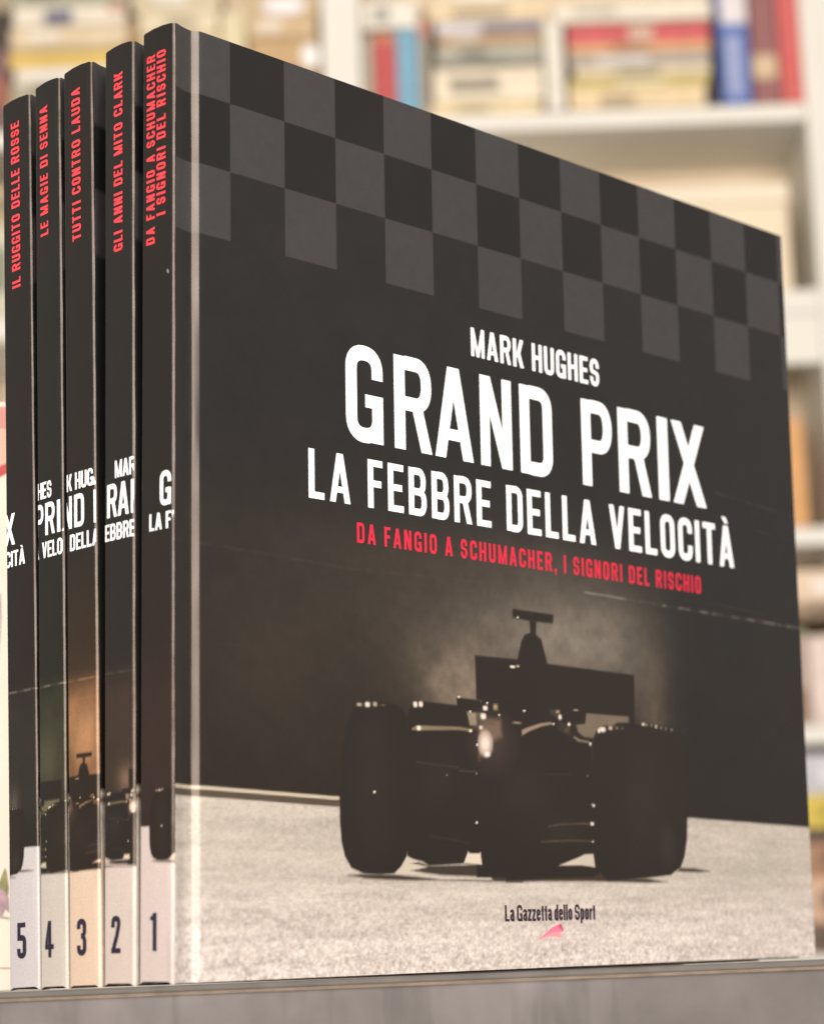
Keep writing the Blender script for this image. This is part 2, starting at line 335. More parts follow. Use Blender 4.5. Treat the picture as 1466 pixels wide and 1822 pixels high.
CAR_BLOB= [(133.7, 72.6, 7.2, 8.9, (92, 74, 62)), (131.1, 71.7, 3.1, 3.7, (235, 215, 200)), (131.8, 68.4, 1.6, 1.0, (240, 225, 215)), (74.0, 81.2, 1.5, 0.7, (170, 150, 130)), (77.5, 81.4, 1.3, 0.9, (235, 220, 200)), (80.8, 81.7, 1.2, 0.9, (175, 155, 138)), (84.3, 81.6, 1.3, 0.5, (110, 95, 82)), (98.7, 82.6, 1.1, 1.0, (240, 228, 210)), (101.2, 82.8, 1.1, 1.0, (240, 228, 210)), (100.1, 75.3, 1.1, 0.8, (240, 228, 210)), (124.1, 75.5, 0.8, 0.5, (240, 228, 210)), (127.1, 71.2, 0.5, 0.35, (240, 228, 210)), (129.1, 76.8, 1.0, 0.7, (220, 200, 185)), (80.0, 54.9, 0.6, 0.4, (240, 228, 210)), (112.6, 61.1, 0.35, 0.35, (150, 135, 120)), (126.5, 62.0, 0.4, 0.35, (160, 145, 130)), (118.9, 86.1, 0.7, 0.35, (240, 228, 210)), (124.1, 81.7, 0.5, 0.35, (240, 228, 210)), (131.4, 83.2, 1.3, 0.9, (240, 228, 210)), (132.4, 84.9, 0.5, 0.4, (240, 228, 210)), (130.4, 80.5, 1.5, 1.1, (240, 228, 210)), (136.4, 83.8, 1.5, 1.3, (165, 145, 110)), (138.1, 81.3, 0.5, 0.35, (240, 228, 210)), (145.3, 97.5, 1.4, 0.5, (240, 228, 210)), (147.9, 97.9, 1.0, 0.4, (190, 170, 150)), (150.6, 83.3, 0.7, 0.35, (240, 228, 210)), (168.8, 82.2, 0.9, 0.9, (240, 228, 210)), (167.7, 83.9, 1.3, 0.8, (160, 140, 115)), (177.2, 85.0, 1.7, 0.35, (170, 150, 130)), (173.3, 80.0, 0.6, 0.6, (240, 228, 210)), (146.8, 79.2, 2.6, 0.35, (165, 145, 115)), (148.5, 114.2, 0.5, 0.35, (240, 228, 210)), (133.7, 78.6, 3.7, 1.0, (125, 105, 88)), (189.2, 78.6, 0.8, 0.9, (240, 228, 210)), (191.2, 79.1, 1.8, 1.0, (240, 228, 210)), (195.5, 79.8, 1.4, 0.8, (190, 170, 150)), (199.0, 80.0, 1.2, 0.7, (130, 115, 95)), (202.0, 80.0, 1.2, 0.6, (112, 97, 82)), (213.8, 82.0, 0.8, 0.5, (240, 228, 210)), (215.6, 81.8, 0.7, 0.4, (180, 160, 142)), (218.4, 81.8, 0.8, 0.5, (150, 132, 115)), (221.0, 81.5, 0.6, 0.7, (215, 195, 175)), (223.9, 81.2, 0.7, 0.6, (150, 132, 115)), (226.6, 81.0, 0.5, 0.5, (160, 142, 125)), (229.9, 80.8, 0.6, 0.4, (170, 150, 132)), (184.3, 73.9, 0.6, 0.6, (240, 228, 210)), (173.4, 80.0, 0.7, 0.6, (240, 228, 210)), (165.3, 79.7, 0.5, 0.35, (240, 228, 210)), (172.1, 77.9, 1.5, 1.0, (110, 94, 78)), (182.3, 63.1, 0.4, 0.35, (140, 125, 110)), (185.1, 53.1, 0.7, 0.5, (240, 228, 210)), (184.2, 53.5, 0.4, 0.35, (180, 165, 150)), (184.0, 47.0, 1.0, 0.6, (240, 228, 210)), (184.1, 41.1, 0.7, 0.35, (190, 175, 150)), (225.4, 40.0, 4.9, 7.5, (76, 66, 57)), (126.1, 46.4, 0.6, 0.35, (240, 228, 210))]
# ---------------------------------------------------------------- the printed picture (mm on the cover)
def vnoise(x, y, seed):
    xi = np.floor(x).astype(np.int64); yi = np.floor(y).astype(np.int64)
    fx = x - xi; fy = y - yi; fx = fx * fx * (3 - 2 * fx); fy = fy * fy * (3 - 2 * fy)
    def h(a, b):
        n = (a * 374761393 + b * 668265263 + seed * 974634777) & 0x7fffffff
        n = ((n ^ (n >> 13)) * 1274126177) & 0x7fffffff
        return ((n ^ (n >> 16)) & 0xffff) / 65535.0
    return (h(xi, yi) * (1 - fx) + h(xi + 1, yi) * fx) * (1 - fy) + (h(xi, yi + 1) * (1 - fx) + h(xi + 1, yi + 1) * fx) * fy
def fbm(x, y, seed, o=4):
    r = 0; a = .5
    for i in range(o):
        r = r + a * vnoise(x * 2 ** i, y * 2 ** i, seed + i); a *= .5
    return r / (1 - .5 ** o)
def sdf(x, y, poly):
    """signed distance (mm, negative inside)"""
    d = np.full(x.shape, 1e9); ins = np.zeros(x.shape, bool)
    for i in range(len(poly)):
        ax, ay = poly[i]; bx, by = poly[(i + 1) % len(poly)]
        ex, ey = bx - ax, by - ay
        t = np.clip(((x - ax) * ex + (y - ay) * ey) / (ex * ex + ey * ey + 1e-12), 0, 1)
        d = np.minimum(d, np.hypot(x - ax - t * ex, y - ay - t * ey))
        if abs(ey) > 1e-9:
            c = ((ay > y) != (by > y)) & (x < ex * (y - ay) / ey + ax); ins ^= c
    return np.where(ins, -d, d)
def over(img, col, a): return img + (np.asarray(col) - img) * a[:, None]
def soft(d, w=.35): return np.clip(.5 - d / (2 * w), 0, 1)
def gauss(x, y, cx, cy, sx, sy): return np.exp(-((x - cx) / sx) ** 2 - ((y - cy) / sy) ** 2)

def P(c): return lin(c)                                     # works in photo tones, converted to ink reflectance at the end

def paint_poly(img, u, v, poly, col, w=.35, a=1.0):
    xs = [p[0] for p in poly]; ys = [p[1] for p in poly]
    k = np.nonzero((u > min(xs) - 2) & (u < max(xs) + 2) & (v > min(ys) - 2) & (v < max(ys) + 2))[0]
    if len(k): img[k] = over(img[k], col, soft(sdf(u[k], v[k], poly), w) * a)

def paint_car(img, u, v, tint=None, w=.35, dark=(60, 52, 47), lights=True):
    T = (lambda c: P(c)) if tint is None else (lambda c: P(c) * tint)
    for p in CAR_SHADOW: paint_poly(img, u, v, p, T((92, 78, 66)), w * 1.6)
    for p in CAR_DARK: paint_poly(img, u, v, p, T(dark), w)
    if lights:
        for cx, cy, rx, ry, c in CAR_BLOB[:1]:
            img[:] = over(img, T((124, 102, 86)), np.clip(1.3 - np.hypot((u - cx - 1) / rx / 1.5, (v - cy) / ry / 1.1), 0, 1) * .38 * (v < 83))
        for p, c in CAR_LIGHT: paint_poly(img, u, v, p, T(c), w * (3.2 if c == (134, 110, 94) else 1))
        for cx, cy, rx, ry, c in CAR_BLOB[1:]:
            k = np.nonzero((abs(u - cx) < rx * 1.7) & (abs(v - cy) < ry * 1.7))[0]
            if len(k):
                big = ry > 3.5; q = 2.0 if big else 3.0
                r = ((abs(u[k] - cx) / (rx * 1.05)) ** q + (abs(v[k] - cy) / (ry * 1.05)) ** q) ** (1 / q)
                a = np.clip(1.1 - r, 0, 1) if not big else np.clip(1.3 - r, 0, 1) * (.95 if ry < 8 else .6)
                img[k] = over(img[k], T(c), np.clip(a * (1.25 if not big else 1), 0, 1))
    # faint tonal unevenness of the dark bodywork and tyres
    for cx, cy, rx, ry in ((80, 58, 9, 22), (212, 56, 14, 22), (150, 56, 14, 10), (108, 60, 9, 9), (168, 44, 12, 5)):
        img[:] = over(img, T((78, 68, 60)), gauss(u, v, cx, cy, rx, ry) * .45 * (img.mean(-1) < P((84, 84, 84))[0]))
    return img

def ground_line(u): return np.interp(u, [-5, 62, 238, 316], [53.6, 51.5, 50.1, 47.8])

def paint_cover(u, v):
    n1 = fbm(u / 38, v / 30, 3); n2 = fbm(u / 9, v / 7, 9); n3 = fbm(u / 2.2, v / 2.2, 21, 3)
    img = np.tile(P((54, 53.5, 53)), (len(u), 1))
    low = np.clip((150 - v) / 90, 0, 1)
    img = over(img, P((60, 51, 44)), low * np.clip((250 - u) / 60, 0, 1) * .9)
    img = over(img, P((56, 52, 47)), low * np.clip((u - 225) / 20, 0, 1))
    # smoke and dust behind the car
    wob = (n1 - .5) * 26
    right = np.clip((250 + (n1 - .5) * 20 - u) / 52, 0, 1); right = right * right * (3 - 2 * right)
    sm = gauss(u + wob, v + wob * .6, 172, 108, 64, 25) * right
    img = over(img, P((152, 140, 125)), np.clip(sm * (.72 + .25 * n1) * .9, 0, .92))
    sm = gauss(u + wob * .5, v, 118, 90, 20, 14)
    img = over(img, P((166, 146, 124)), np.clip(sm * (.45 + .25 * n2 + .2 * n1), 0, .8))
    sm = gauss(u, v + wob * .4, 60, 100, 60, 40)
    img = over(img, P((92, 78, 65)), np.clip(sm * (.1 + .6 * n1), 0, .7))
    sm = gauss(u + wob * .2, v, 222, 88, 9, 22)
    img = over(img, P((150, 128, 104)), np.clip(sm * .35, 0, .5) * np.clip((238 - u) / 18, 0, 1))
    sm = gauss(u + wob, v, 120, 128, 70, 10)
    img = over(img, P((96, 84, 72)), np.clip(sm * .5, 0, .6))
    img *= (1 + (n2 - .5) * .22 + (n3 - .5) * .16)[:, None]
    # wall joints and scratches
    for x0, y0, x1, y1, c, wd, br in ((2, 124.6, 70, 122.8, (92, 84, 74), .55, .45), (70, 122.8, 190, 125.8, (104, 95, 84), .5, .25), (184, 125.8, 315, 123.6, (142, 134, 120), .55, .75),
                                      (262, 170.3, 315, 167.0, (92, 90, 86), .5, .6), (284, 158.8, 315, 157.3, (86, 84, 80), .45, .5), (240, 128.5, 300, 127.0, (96, 92, 84), .4, .4),
                                      (2, 96, 70, 95, (86, 74, 64), .5, .35)):
        yy = y0 + (u - x0) / (x1 - x0) * (y1 - y0)
        brk = np.clip((fbm(u / 6, v * 0 + y0, 31) - .38) * 5, .15, 1)
        m = np.clip(1.2 - abs(v - yy) / wd, 0, 1) * (u > x0) * (u < x1) * br * brk
        img = over(img, P(c), np.clip(m, 0, 1))
    # road
    gl = ground_line(u)
    tex = fbm(u / 1.5, v / .8, 41, 4); tex2 = fbm(u / .9, v / .9, 55, 3); band = fbm(u / 26, v / 2.4, 61, 3)
    near = np.clip((26 - v) / 26, 0, 1)
    base = np.empty((len(u), 3)); base[:] = P((188, 178, 165))
    base = over(base, P((210, 198, 189)), np.clip((34 - v) / 26, 0, 1))
    base *= (1 + (tex - .5) * (.36 + .4 * near) + (tex2 - .5) * (.2 + .65 * near) + (band - .5) * .4)[:, None]
    img = np.where((soft(v - gl, .4) > 0)[:, None], over(img, base, soft(v - gl, .4)), img)
    lft = np.clip((70 - u) / 6, 0, 1)
    a = soft(abs(v - (gl + 1.1)) - .55, .3) * lft
    img = over(img, P((196, 182, 160)), a)
    a = soft(abs(v - (gl - .5)) - .95, .3) * lft
    img = over(img, P((112, 98, 82)), a)
    paint_car(img, u, v)
    k = np.nonzero((u > 64) & (u < 240) & (v > 26) & (v < 120))[0]
    img[k] *= (1 + (n2[k] - .5) * .12)[:, None]
    # chequered band along the head of the cover
    i = np.floor((u - 22.4) / 22.12).astype(int); j = np.where(v > 280 - 19.6, 0, np.where(v > 280 - 41.3, 1, np.where(v > 280 - 63, 2, 3)))
    light = (j < 3) & ((i + j) % 2 != 0); darkc = (j < 2) & ~light
    img[light] = P((88, 86.5, 86)) * (1 + (n3[light] - .5) * .1)[:, None]
    img[darkc] = P((46, 45.5, 45)) * (1 + (n3[darkc] - .5) * .1)[:, None]
    return img

SPINE_TONE = {1: dict(top=(48, 42, 38), mid=(62, 48, 41), smoke=(74, 53, 46), ground=(205, 189, 181), tint=(1.0, .9, .85)),
              2: dict(top=(46, 44, 40), mid=(54, 47, 41), smoke=(86, 68, 55), ground=(207, 191, 180), tint=(1., .95, .9)),
              3: dict(top=(48, 42, 37), mid=(80, 60, 40), smoke=(158, 110, 72), ground=(216, 191, 167), tint=(1.05, .85, .7)),
              4: dict(top=(44, 44, 38), mid=(44, 46, 36), smoke=(80, 80, 58), ground=(199, 190, 177), tint=(.9, .98, .78)),
              5: dict(top=(46, 43, 40), mid=(50, 45, 40), smoke=(66, 60, 53), ground=(199, 192, 191), tint=(.95, .92, .9))}
def paint_spine(k, X, v):
    """X runs along the five spines side by side (mm)"""
    t = SPINE_TONE[k]
    n1 = fbm(X / 6, v / 9, 71 + k); n2 = fbm(X / 1.2, v / 1.2, 81 + k, 3)
    img = np.tile(P(t['top']), (len(X), 1))
    img = over(img, P(t['mid']), np.clip((132 - v) / 40, 0, 1))
    img = over(img, P(t['smoke']), np.clip((92 - v) / 10, 0, 1) * np.clip(.45 + .9 * n1, 0, 1) * np.clip((v - 38) / 20, 0, 1))
    if k == 3: img = over(img, P((186, 138, 96)), gauss(X, v, 37, 72, 8, 10) * .8)
    if k == 2: img = over(img, P((150, 116, 96)), gauss(X, v, 24.5, 58, 4, 4) * .8)
    if k == 4: img = over(img, P((108, 108, 80)), gauss(X, v, 46, 66, 7, 8) * .7)
    if k == 5: img = over(img, P((120, 108, 96)), gauss(X, v, 59, 55, 2.5, 5) * .7)
    img *= (1 + (n1 - .5) * .12 + (n2 - .5) * .1)[:, None]
    a = np.clip(1.2 - abs(v - 88.8) / .35, 0, 1) * (.75 if k in (3, 4, 5) else .3 if k == 2 else 0)
    img = over(img, P((150, 138, 116) if k != 3 else (170, 128, 88)), a * np.clip(fbm(X / 2, v * 0, 91) * 2 - .3, .3, 1))
    if k == 3: img = over(img, P((160, 112, 76)), np.clip(1.2 - abs(v - 83.2) / .4, 0, 1) * .6)
    gl = 43.6 - (X / 70) * 2.2
    img = np.where((v < gl + .3)[:, None], over(img, P(t['ground']) * (1 + (n2[:, None] - .5) * .05), soft(v - gl, .2)), img)
    img = over(img, P(t['ground']) * .72, np.clip(1 - abs(v - gl) / .35, 0, 1) * .5)
    # the same car, smaller, runs across all five spines
    u = 146.2 + (X - 32.3) / .346; vv = 30 + (v - 34) / .381
    paint_car(img, u, vv, np.array(t['tint']), .7, (54, 46, 40))
    if k == 1: img = over(img, P((205, 196, 186)), np.clip(1.3 - np.hypot((X - 11.6) / .45, (v - 203.9 - (X - 11.6) * -.9) / .5), 0, 1) * .8)
    blur = np.clip(1 - (v - 33.6) / 6, 0, 1) * (v > 33.2) * .0
    return img
# ---------------------------------------------------------------- the shelf the books stand on
def wood_mat():
    m, nt, b = new_mat('grey_painted_wood')
    tc = node(nt, 'ShaderNodeTexCoord')
    mp = node(nt, 'ShaderNodeMapping'); mp.inputs['Scale'].default_value = (14, 26, 22)
    n1 = node(nt, 'ShaderNodeTexNoise'); n1.inputs['Scale'].default_value = 1.0; n1.inputs['Detail'].default_value = 6
    mp2 = node(nt, 'ShaderNodeMapping'); mp2.inputs['Scale'].default_value = (70, 150, 40)
    n2 = node(nt, 'ShaderNodeTexNoise'); n2.inputs['Scale'].default_value = 1.0; n2.inputs['Detail'].default_value = 4
    r1 = node(nt, 'ShaderNodeValToRGB')
    e = r1.color_ramp.elements
    e[0].position = .3; e[0].color = (*lin((54, 48, 45)), 1); e[1].position = .7; e[1].color = (*lin((98, 93, 92)), 1)
    r2 = node(nt, 'ShaderNodeMapRange'); r2.inputs['From Min'].default_value = .3; r2.inputs['From Max'].default_value = .75
    r2.inputs['To Min'].default_value = .7; r2.inputs['To Max'].default_value = 1.15
    mx = node(nt, 'ShaderNodeVectorMath', operation='SCALE')
    L = nt.links.new
    L(tc.outputs['Object'], mp.inputs['Vector']); L(mp.outputs['Vector'], n1.inputs['Vector'])
    L(tc.outputs['Object'], mp2.inputs['Vector']); L(mp2.outputs['Vector'], n2.inputs['Vector'])
    L(n1.outputs['Fac'], r1.inputs['Fac']); L(n2.outputs['Fac'], r2.inputs['Value'])
    L(r1.outputs['Color'], mx.inputs[0]); L(r2.outputs['Result'], mx.inputs['Scale']); L(mx.outputs['Vector'], b.inputs['Base Color'])
    # damp streaks and scratches running down the edge
    mp3 = node(nt, 'ShaderNodeMapping'); mp3.inputs['Scale'].default_value = (95, 40, 12); mp3.inputs['Rotation'].default_value = (0, .06, 0)
    n3 = node(nt, 'ShaderNodeTexNoise'); n3.inputs['Scale'].default_value = 1.0; n3.inputs['Detail'].default_value = 5; n3.inputs['Distortion'].default_value = .6
    r3 = node(nt, 'ShaderNodeMapRange'); r3.inputs['From Min'].default_value = .58; r3.inputs['From Max'].default_value = .68
    r3.inputs['To Min'].default_value = 1.0; r3.inputs['To Max'].default_value = .72
    mx2 = node(nt, 'ShaderNodeVectorMath', operation='SCALE')
    L(tc.outputs['Object'], mp3.inputs['Vector']); L(mp3.outputs['Vector'], n3.inputs['Vector']); L(n3.outputs['Fac'], r3.inputs['Value'])
    L(mx.outputs['Vector'], mx2.inputs[0]); L(r3.outputs['Result'], mx2.inputs['Scale']); L(mx2.outputs['Vector'], b.inputs['Base Color'])
    bp = node(nt, 'ShaderNodeBump'); bp.inputs['Strength'].default_value = .25; bp.inputs['Distance'].default_value = .0006
    L(n2.outputs['Fac'], bp.inputs['Height']); L(bp.outputs['Normal'], b.inputs['Normal'])
    b.inputs['Roughness'].default_value = .5
    return m
M_WOOD = wood_mat()
M_LAM = plain_mat('dark_laminate', (84, 78, 72), 0.42, 0.8, 0.25, 90, 0.05)
M_EDGE = plain_mat('worn_edge_wood', (150, 132, 112), 0.6, 0.75, 0.3, 160, 0.1)

SHELF_TILT = 0.0042
sm = Matrix.Translation((0.0, 0.0, 0.0)) @ Matrix.Rotation(-SHELF_TILT, 4, 'Y')
shelf = thing('wooden_shelf', 'grey wooden shelf board with a thin dark laminate top under the five black books', 'shelf', matrix=sm)
FRONT = -0.0125
box_obj('laminate_top', (-0.62, FRONT, -0.0021), (0.75, 0.305, -0.0001), M_LAM, shelf, 0.0004)
box_obj('worn_edge', (-0.62, FRONT - 0.0004, -0.00275), (0.75, FRONT + 0.004, -0.00215), M_EDGE, shelf, 0.0004)
bd = box_obj('board', (-0.62, FRONT - 0.0008, -0.030), (0.75, 0.30, -0.0028), M_WOOD, shelf, 0.0007)

# ---------------------------------------------------------------- the five books
H = 280.0
WCOV = 313.5
BOOKS = [(0.0, 0.0, 0.813815, -0.031725, 14.45, -0.0078), (-0.011813, 0.009744, 0.786403, -0.020768, 13.92, -0.0055),
         (-0.022817, 0.019644, 0.796908, 0.000134, 14.3, -0.0033), (-0.033751, 0.030278, 0.783036, 0.005005, 13.1, -0.0029),
         (-0.043503, 0.040559, 0.819984, 0.016352, 14.4, 0.0)]
RED_LINES = {1: [('DA FANGIO A SCHUMACHER', 213.6, 272.3, 8.3, 3.9), ('I SIGNORI DEL RISCHIO', 221.6, 272.7, 3.5, 4.0)],
             2: [('GLI ANNI DEL MITO CLARK', 215.3, 271.7, 4.9, 4.2)],
             3: [('TUTTI CONTRO LAUDA', 224.0, 273.3, 5.6, 4.3)],
             4: [('LE MAGIE DI SENNA', 229.9, 272.6, 6.0, 4.15)],
             5: [('IL RUGGITO DELLE ROSSE', 217.0, 272.6, 5.3, 4.3)]}
LABEL = {1: 'nearest black hardback, its whole front cover with a race car in view, spine numbered 1',
         2: 'black hardback with spine numbered 2 and brown smoke over the car, second from the front',
         3: 'black hardback with orange brown spine numbered 3, in the middle of the row',
         4: 'black hardback with green tinted spine numbered 4, between the spines numbered 3 and 5',
         5: 'farthest black hardback, left end of the row, spine numbered 5 beside the white book'}
SPINE_SHIFT = {1: 0.0, 2: 0.9, 3: 0.5, 4: 0.1, 5: 0.0}
AUTHOR_SHIFT = {1: 0, 2: 0.0, 3: -0.8, 4: 0.0, 5: 0}
R0 = .85                                                    # rounding of the spine's corners, mm

def ink(img, sheen=0.0):
    """photo tones -> ink reflectance; the film over the print adds its own grey to the blacks"""
    l = img.mean(-1, keepdims=True); q = np.clip((l - .04) / .28, 0, 1); q = q * q * (3 - 2 * q)
    return np.clip(img * 0.8 * WB * (.39 + .61 * q), 0.003, .9)

def axes(th, lean, tip):
    a = Vector((math.cos(th), math.sin(th), 0)); b = Vector((-math.sin(th), math.cos(th), 0))
    R = Matrix.Rotation(-lean, 3, a) @ Matrix.Rotation(tip, 3, b)
    return R @ a, R @ b, R @ Vector((0, 0, 1))

def groove(u):
    """depth of the hinge groove below the board's face, mm"""
    x = [0, .8, 1.8, 3.0, 4.4, 5.6, 6.8, 7.5, 7.9, 8.1, 10.0, 10.6, 12.2, 400]
    t = [.0, .02, .2, .6, 1.0, 1.22, 1.3, 1.28, 1.2, 1.08, .12, .04, 0, 0]
    return np.interp(u, x, t)

def sheet(name, prof, nv, zlo, zhi, colfn, mat, parent, wob=None):
    """closed profile (list of (u, t) in mm) drawn up the height; colfn(u, t, z) -> rgb per vertex"""
    n = len(prof); zs = np.linspace(0, 1, nv)
    U = np.array([p[0] for p in prof]); T_ = np.array([p[1] for p in prof])
    Z = zlo[None, :] + zs[:, None] * (zhi - zlo)[None, :]
    UU = np.repeat(U[None, :], nv, 0); TT = np.repeat(T_[None, :], nv, 0)
    if wob is not None: UU, TT = wob(UU, TT, Z)
    v = np.stack([UU, TT, Z], -1).reshape(-1, 3) / 1000.0
    i = np.arange(nv - 1)[:, None] * n; j = np.arange(n)[None, :]; jn = (j + 1) % n
    q = np.stack([i + j, i + jn, i + n + jn, i + n + j], -1).reshape(-1, 4)
    nq = len(q)
    me = bpy.data.meshes.new(name)
    me.vertices.add(len(v)); me.vertices.foreach_set('co', v.ravel())
    caps = [np.arange(n)[::-1], np.arange(n) + (nv - 1) * n]
    loops = np.concatenate([q.ravel()] + caps)
    me.loops.add(len(loops)); me.loops.foreach_set('vertex_index', loops.astype(np.int32))
    me.polygons.add(nq + 2)
    me.polygons.foreach_set('loop_start', np.concatenate([np.arange(nq) * 4, [nq * 4, nq * 4 + n]]).astype(np.int32))
    me.update(calc_edges=True); me.validate()
    sm_ = np.ones(nq + 2, bool); sm_[-2:] = False
    me.polygons.foreach_set('use_smooth', sm_)
    ca = me.color_attributes.new('print', 'FLOAT_COLOR', 'POINT')
    c = np.ones((len(v), 4), np.float32); c[:, :3] = colfn(UU.ravel(), TT.ravel(), Z.ravel())
    ca.data.foreach_set('color', c.ravel())
    me.materials.append(mat)
    me.set_sharp_from_angle(angle=math.radians(55))
    o = bpy.data.objects.new(name, me); COL.objects.link(o); o.parent = parent
    return o

def cover_profile(du, T, front):
    us = np.concatenate([np.arange(R0, 12, .2), np.arange(12, WCOV - .5, du), [WCOV - .5, WCOV - .2, WCOV]])
    outer = [(u, float(groove(np.array(u)))) for u in us]
    outer[-2] = (WCOV - .2, .06); outer[-1] = (WCOV, .4)
    inner = [(WCOV, 2.1), (WCOV - .3, 2.4), (14, 2.4), (10, 2.4), (8, 2.7), (6.6, 2.85), (5, 2.6), (3, 2.0), (R0, 1.7)]
    pr = outer + inner
    if not front: pr = [(u, T - t) for u, t in pr][::-1]
    return pr

def corner_wob(U, T_, Z, ph):
    """the pressed corner between spine and hinge is a little uneven up its height"""
    e = np.clip((2.4 - T_) / 2.2, 0, 1) * np.clip((2.4 - U) / 2.2, 0, 1)
    return e * (.13 * np.sin(Z / 17 + ph[2]) + .10 * np.sin(Z / 6.3 + ph[3]) + .05 * np.sin(Z / 2.7 + ph[4]))

def make_book(k, fine):
    kx, ky, th, lean, T, tip = BOOKS[k - 1]
    a, b, z = axes(th, lean, tip)
    M = Matrix(((a.x, b.x, z.x, kx), (a.y, b.y, z.y, ky), (a.z, b.z, z.z, 0.00005 + max(0, lean) * T / 1000), (0, 0, 0, 1)))
    root = thing('hardcover_book', LABEL[k], 'book', group='matching black hardcover books standing in a row', matrix=M)
    rs = np.random.default_rng(100 + k)
    ph = rs.uniform(0, 6, 6)
    # front cover: hinge groove, board, turned edges
    pr = cover_profile(.4 if fine else 3.0, T, True)
    zlo = np.full(len(pr), .25); zlo[:6] = np.linspace(0.0, .25, 6); zhi = np.full(len(pr), H)
    def cc(u, t, zz):
        out = np.tile(np.clip(P((50, 45, 42)) * .75, .003, 1), (len(u), 1))
        face = t < 1.9 if True else t
        sel = (t <= groove(u) + .45)
        img = paint_cover(u[sel], zz[sel])
        if not fine: img = over(img, P(SPINE_TONE[k]['ground']), (zz[sel] < 40) * .6 * np.ones(sel.sum()))
        out[sel] = ink(img); return out
    def wob(U, T_, Z):
        # the hinge is never quite straight
        w = np.exp(-((U - 8.2) / 2.0) ** 2) * (.17 * np.sin(Z / 31 + ph[0]) + .11 * np.sin(Z / 11 + ph[1]) + .05 * np.sin(Z / 4.3 + ph[5]))
        w2 = corner_wob(U, T_, Z, ph)
        return U + w2 * .8, T_ + w + w2 * .6
    sheet('front_cover', pr, 701 if fine else 160, zlo, zhi, cc, M_PRINT, root, wob)
    fc = root.children[0] if root.children else None
    fc = [o for o in COL.objects if o.parent == root and o.name.startswith('front_cover')][0]
    # spine: flat back with softly rounded corners
    n = 7
    cr = [(R0 - R0 * math.sin(x), R0 - R0 * math.cos(x)) for x in np.linspace(0, math.pi / 2, n)]
    outer = cr + [(0.0 - .10 * math.sin(math.pi * (t - R0) / (T - 2 * R0)), t) for t in np.arange(R0 + .25, T - R0 - .1, .25)] + [(u, T - t) for u, t in cr[::-1]]
    inner = [(R0, T - 1.7), (1.6, T - 1.9), (1.6, 1.9), (R0, 1.7)]
    pr = (outer + inner)[::-1]
    ts = np.array([p[1] for p in pr]); us = np.array([p[0] for p in pr])
    zlo = .75 * np.clip(np.minimum(ts - .3, T - .3 - ts) / 1.6, 0, 1); zhi = H - .45 * np.clip(1 - np.minimum(ts, T - ts) / 1.2, 0, 1) + .5 * np.clip(np.minimum(ts, T - ts) / 5, 0, 1)
    def cs(u, t, zz):
        X = (k - 1) * 14.0 + 14.0 - t * 14.0 / T
        img = paint_spine(k, X, zz)
        edge = np.clip((1.0 - np.minimum(t, T - t)) / .6, 0, 1) * (.25 + .75 * (fbm(zz / 2.5, t * 0 + k, 7) > .55)) * .10
        return ink(over(img, P((190, 178, 160)), edge))
    def wobs(U, T_, Z):
        w = corner_wob(U, T_, Z, ph)
        return U + w * .8, T_ + w * .6
    spine = sheet('spine', pr, 701, zlo, zhi, cs, M_PRINT, root, wobs)
    pr = cover_profile(6.0, T, False)
    sheet('back_cover', pr, 40, np.full(len(pr), .25), np.full(len(pr), H),
          lambda u, t, zz: np.tile(ink(P((52, 48, 45)))[None], (len(u), 1)), M_PRINT, root)
    box_obj('page_block', (.003, .0029, .0035), ((WCOV - 4) / 1000, (T - 2.9) / 1000, (H - 3.5) / 1000), M_PAGES, root)

    # lettering on the spine; x on the spine runs from its left edge (t = T) to its right edge (t = 0)
    def sp(x, y, lift):
        t = T - x * T / 14.0; e = min(t, T - t)
        u = R0 - math.sqrt(max(0.0, R0 * R0 - (R0 - e) ** 2)) if e < R0 else -.10 * math.sin(math.pi * (t - R0) / (T - 2 * R0))
        return ((u - .06 - lift) / 1000, t / 1000, y / 1000)
    X0 = (k - 1) * 14.0 + SPINE_SHIFT[k] * 0
    sh = SPINE_SHIFT[k]
    polys = []
    for txt, cap, y, x0, x1, s in (('GRAND PRIX', 9.9, 134.7, 8.5, 61.2, .165), ('LA FEBBRE DELLA VELOCIT\u00c0', 4.95, 127.8, 4.0, 65.6, .17), ('MARK HUGHES', 5.2, 146.2, 19.4, 50.2, .17)):
        if txt == 'GRAND PRIX':
            raw = [[(8.5 + (px - 69.7) * .281, py * 9.9 / 30.5) for px, py in p] for p in grand_prix()]
        else: raw = text_polys(txt, cap, x0, x1, s)
        for p in raw:
            for ca, cb in zip((.15, .4, .75, 1.3, 12.7, 13.25, 13.6), (.4, .75, 1.3, 12.7, 13.25, 13.6, 13.85)):
                q = clip([(px + (sh if cap != 5.2 else AUTHOR_SHIFT[k]) - X0, py + y) for px, py in p], ca, cb)
                if q: polys.append(q)
    lettering('title_lettering', polys, sp, M_WHITE, spine, True)
    polys = []
    for txt, v0, v1, t0, cap in RED_LINES[k]:
        for p in text_polys(txt, cap, v0, v1, .19):
            polys.append([(14 - (t0 - py + 0) * 14 / T + 0 if False else 14 - (t0 + py) * 14 / T, px) for px, py in p])
    # text runs up the spine: letter tops point to the left
    lettering('red_lettering', polys, sp, M_RED, spine, True)
    g = glyph(str(k), .16)
    w = 10.4 * 1.0
    polys = [[(14 - (8.1 + g[0] * w / 2) * 14 / T + px * w, py * 10.5 + 9.1) for px, py in p] for p in g[1]]
    lettering('volume_number', polys, sp, M_NAVY, spine, True)
    return root, fc

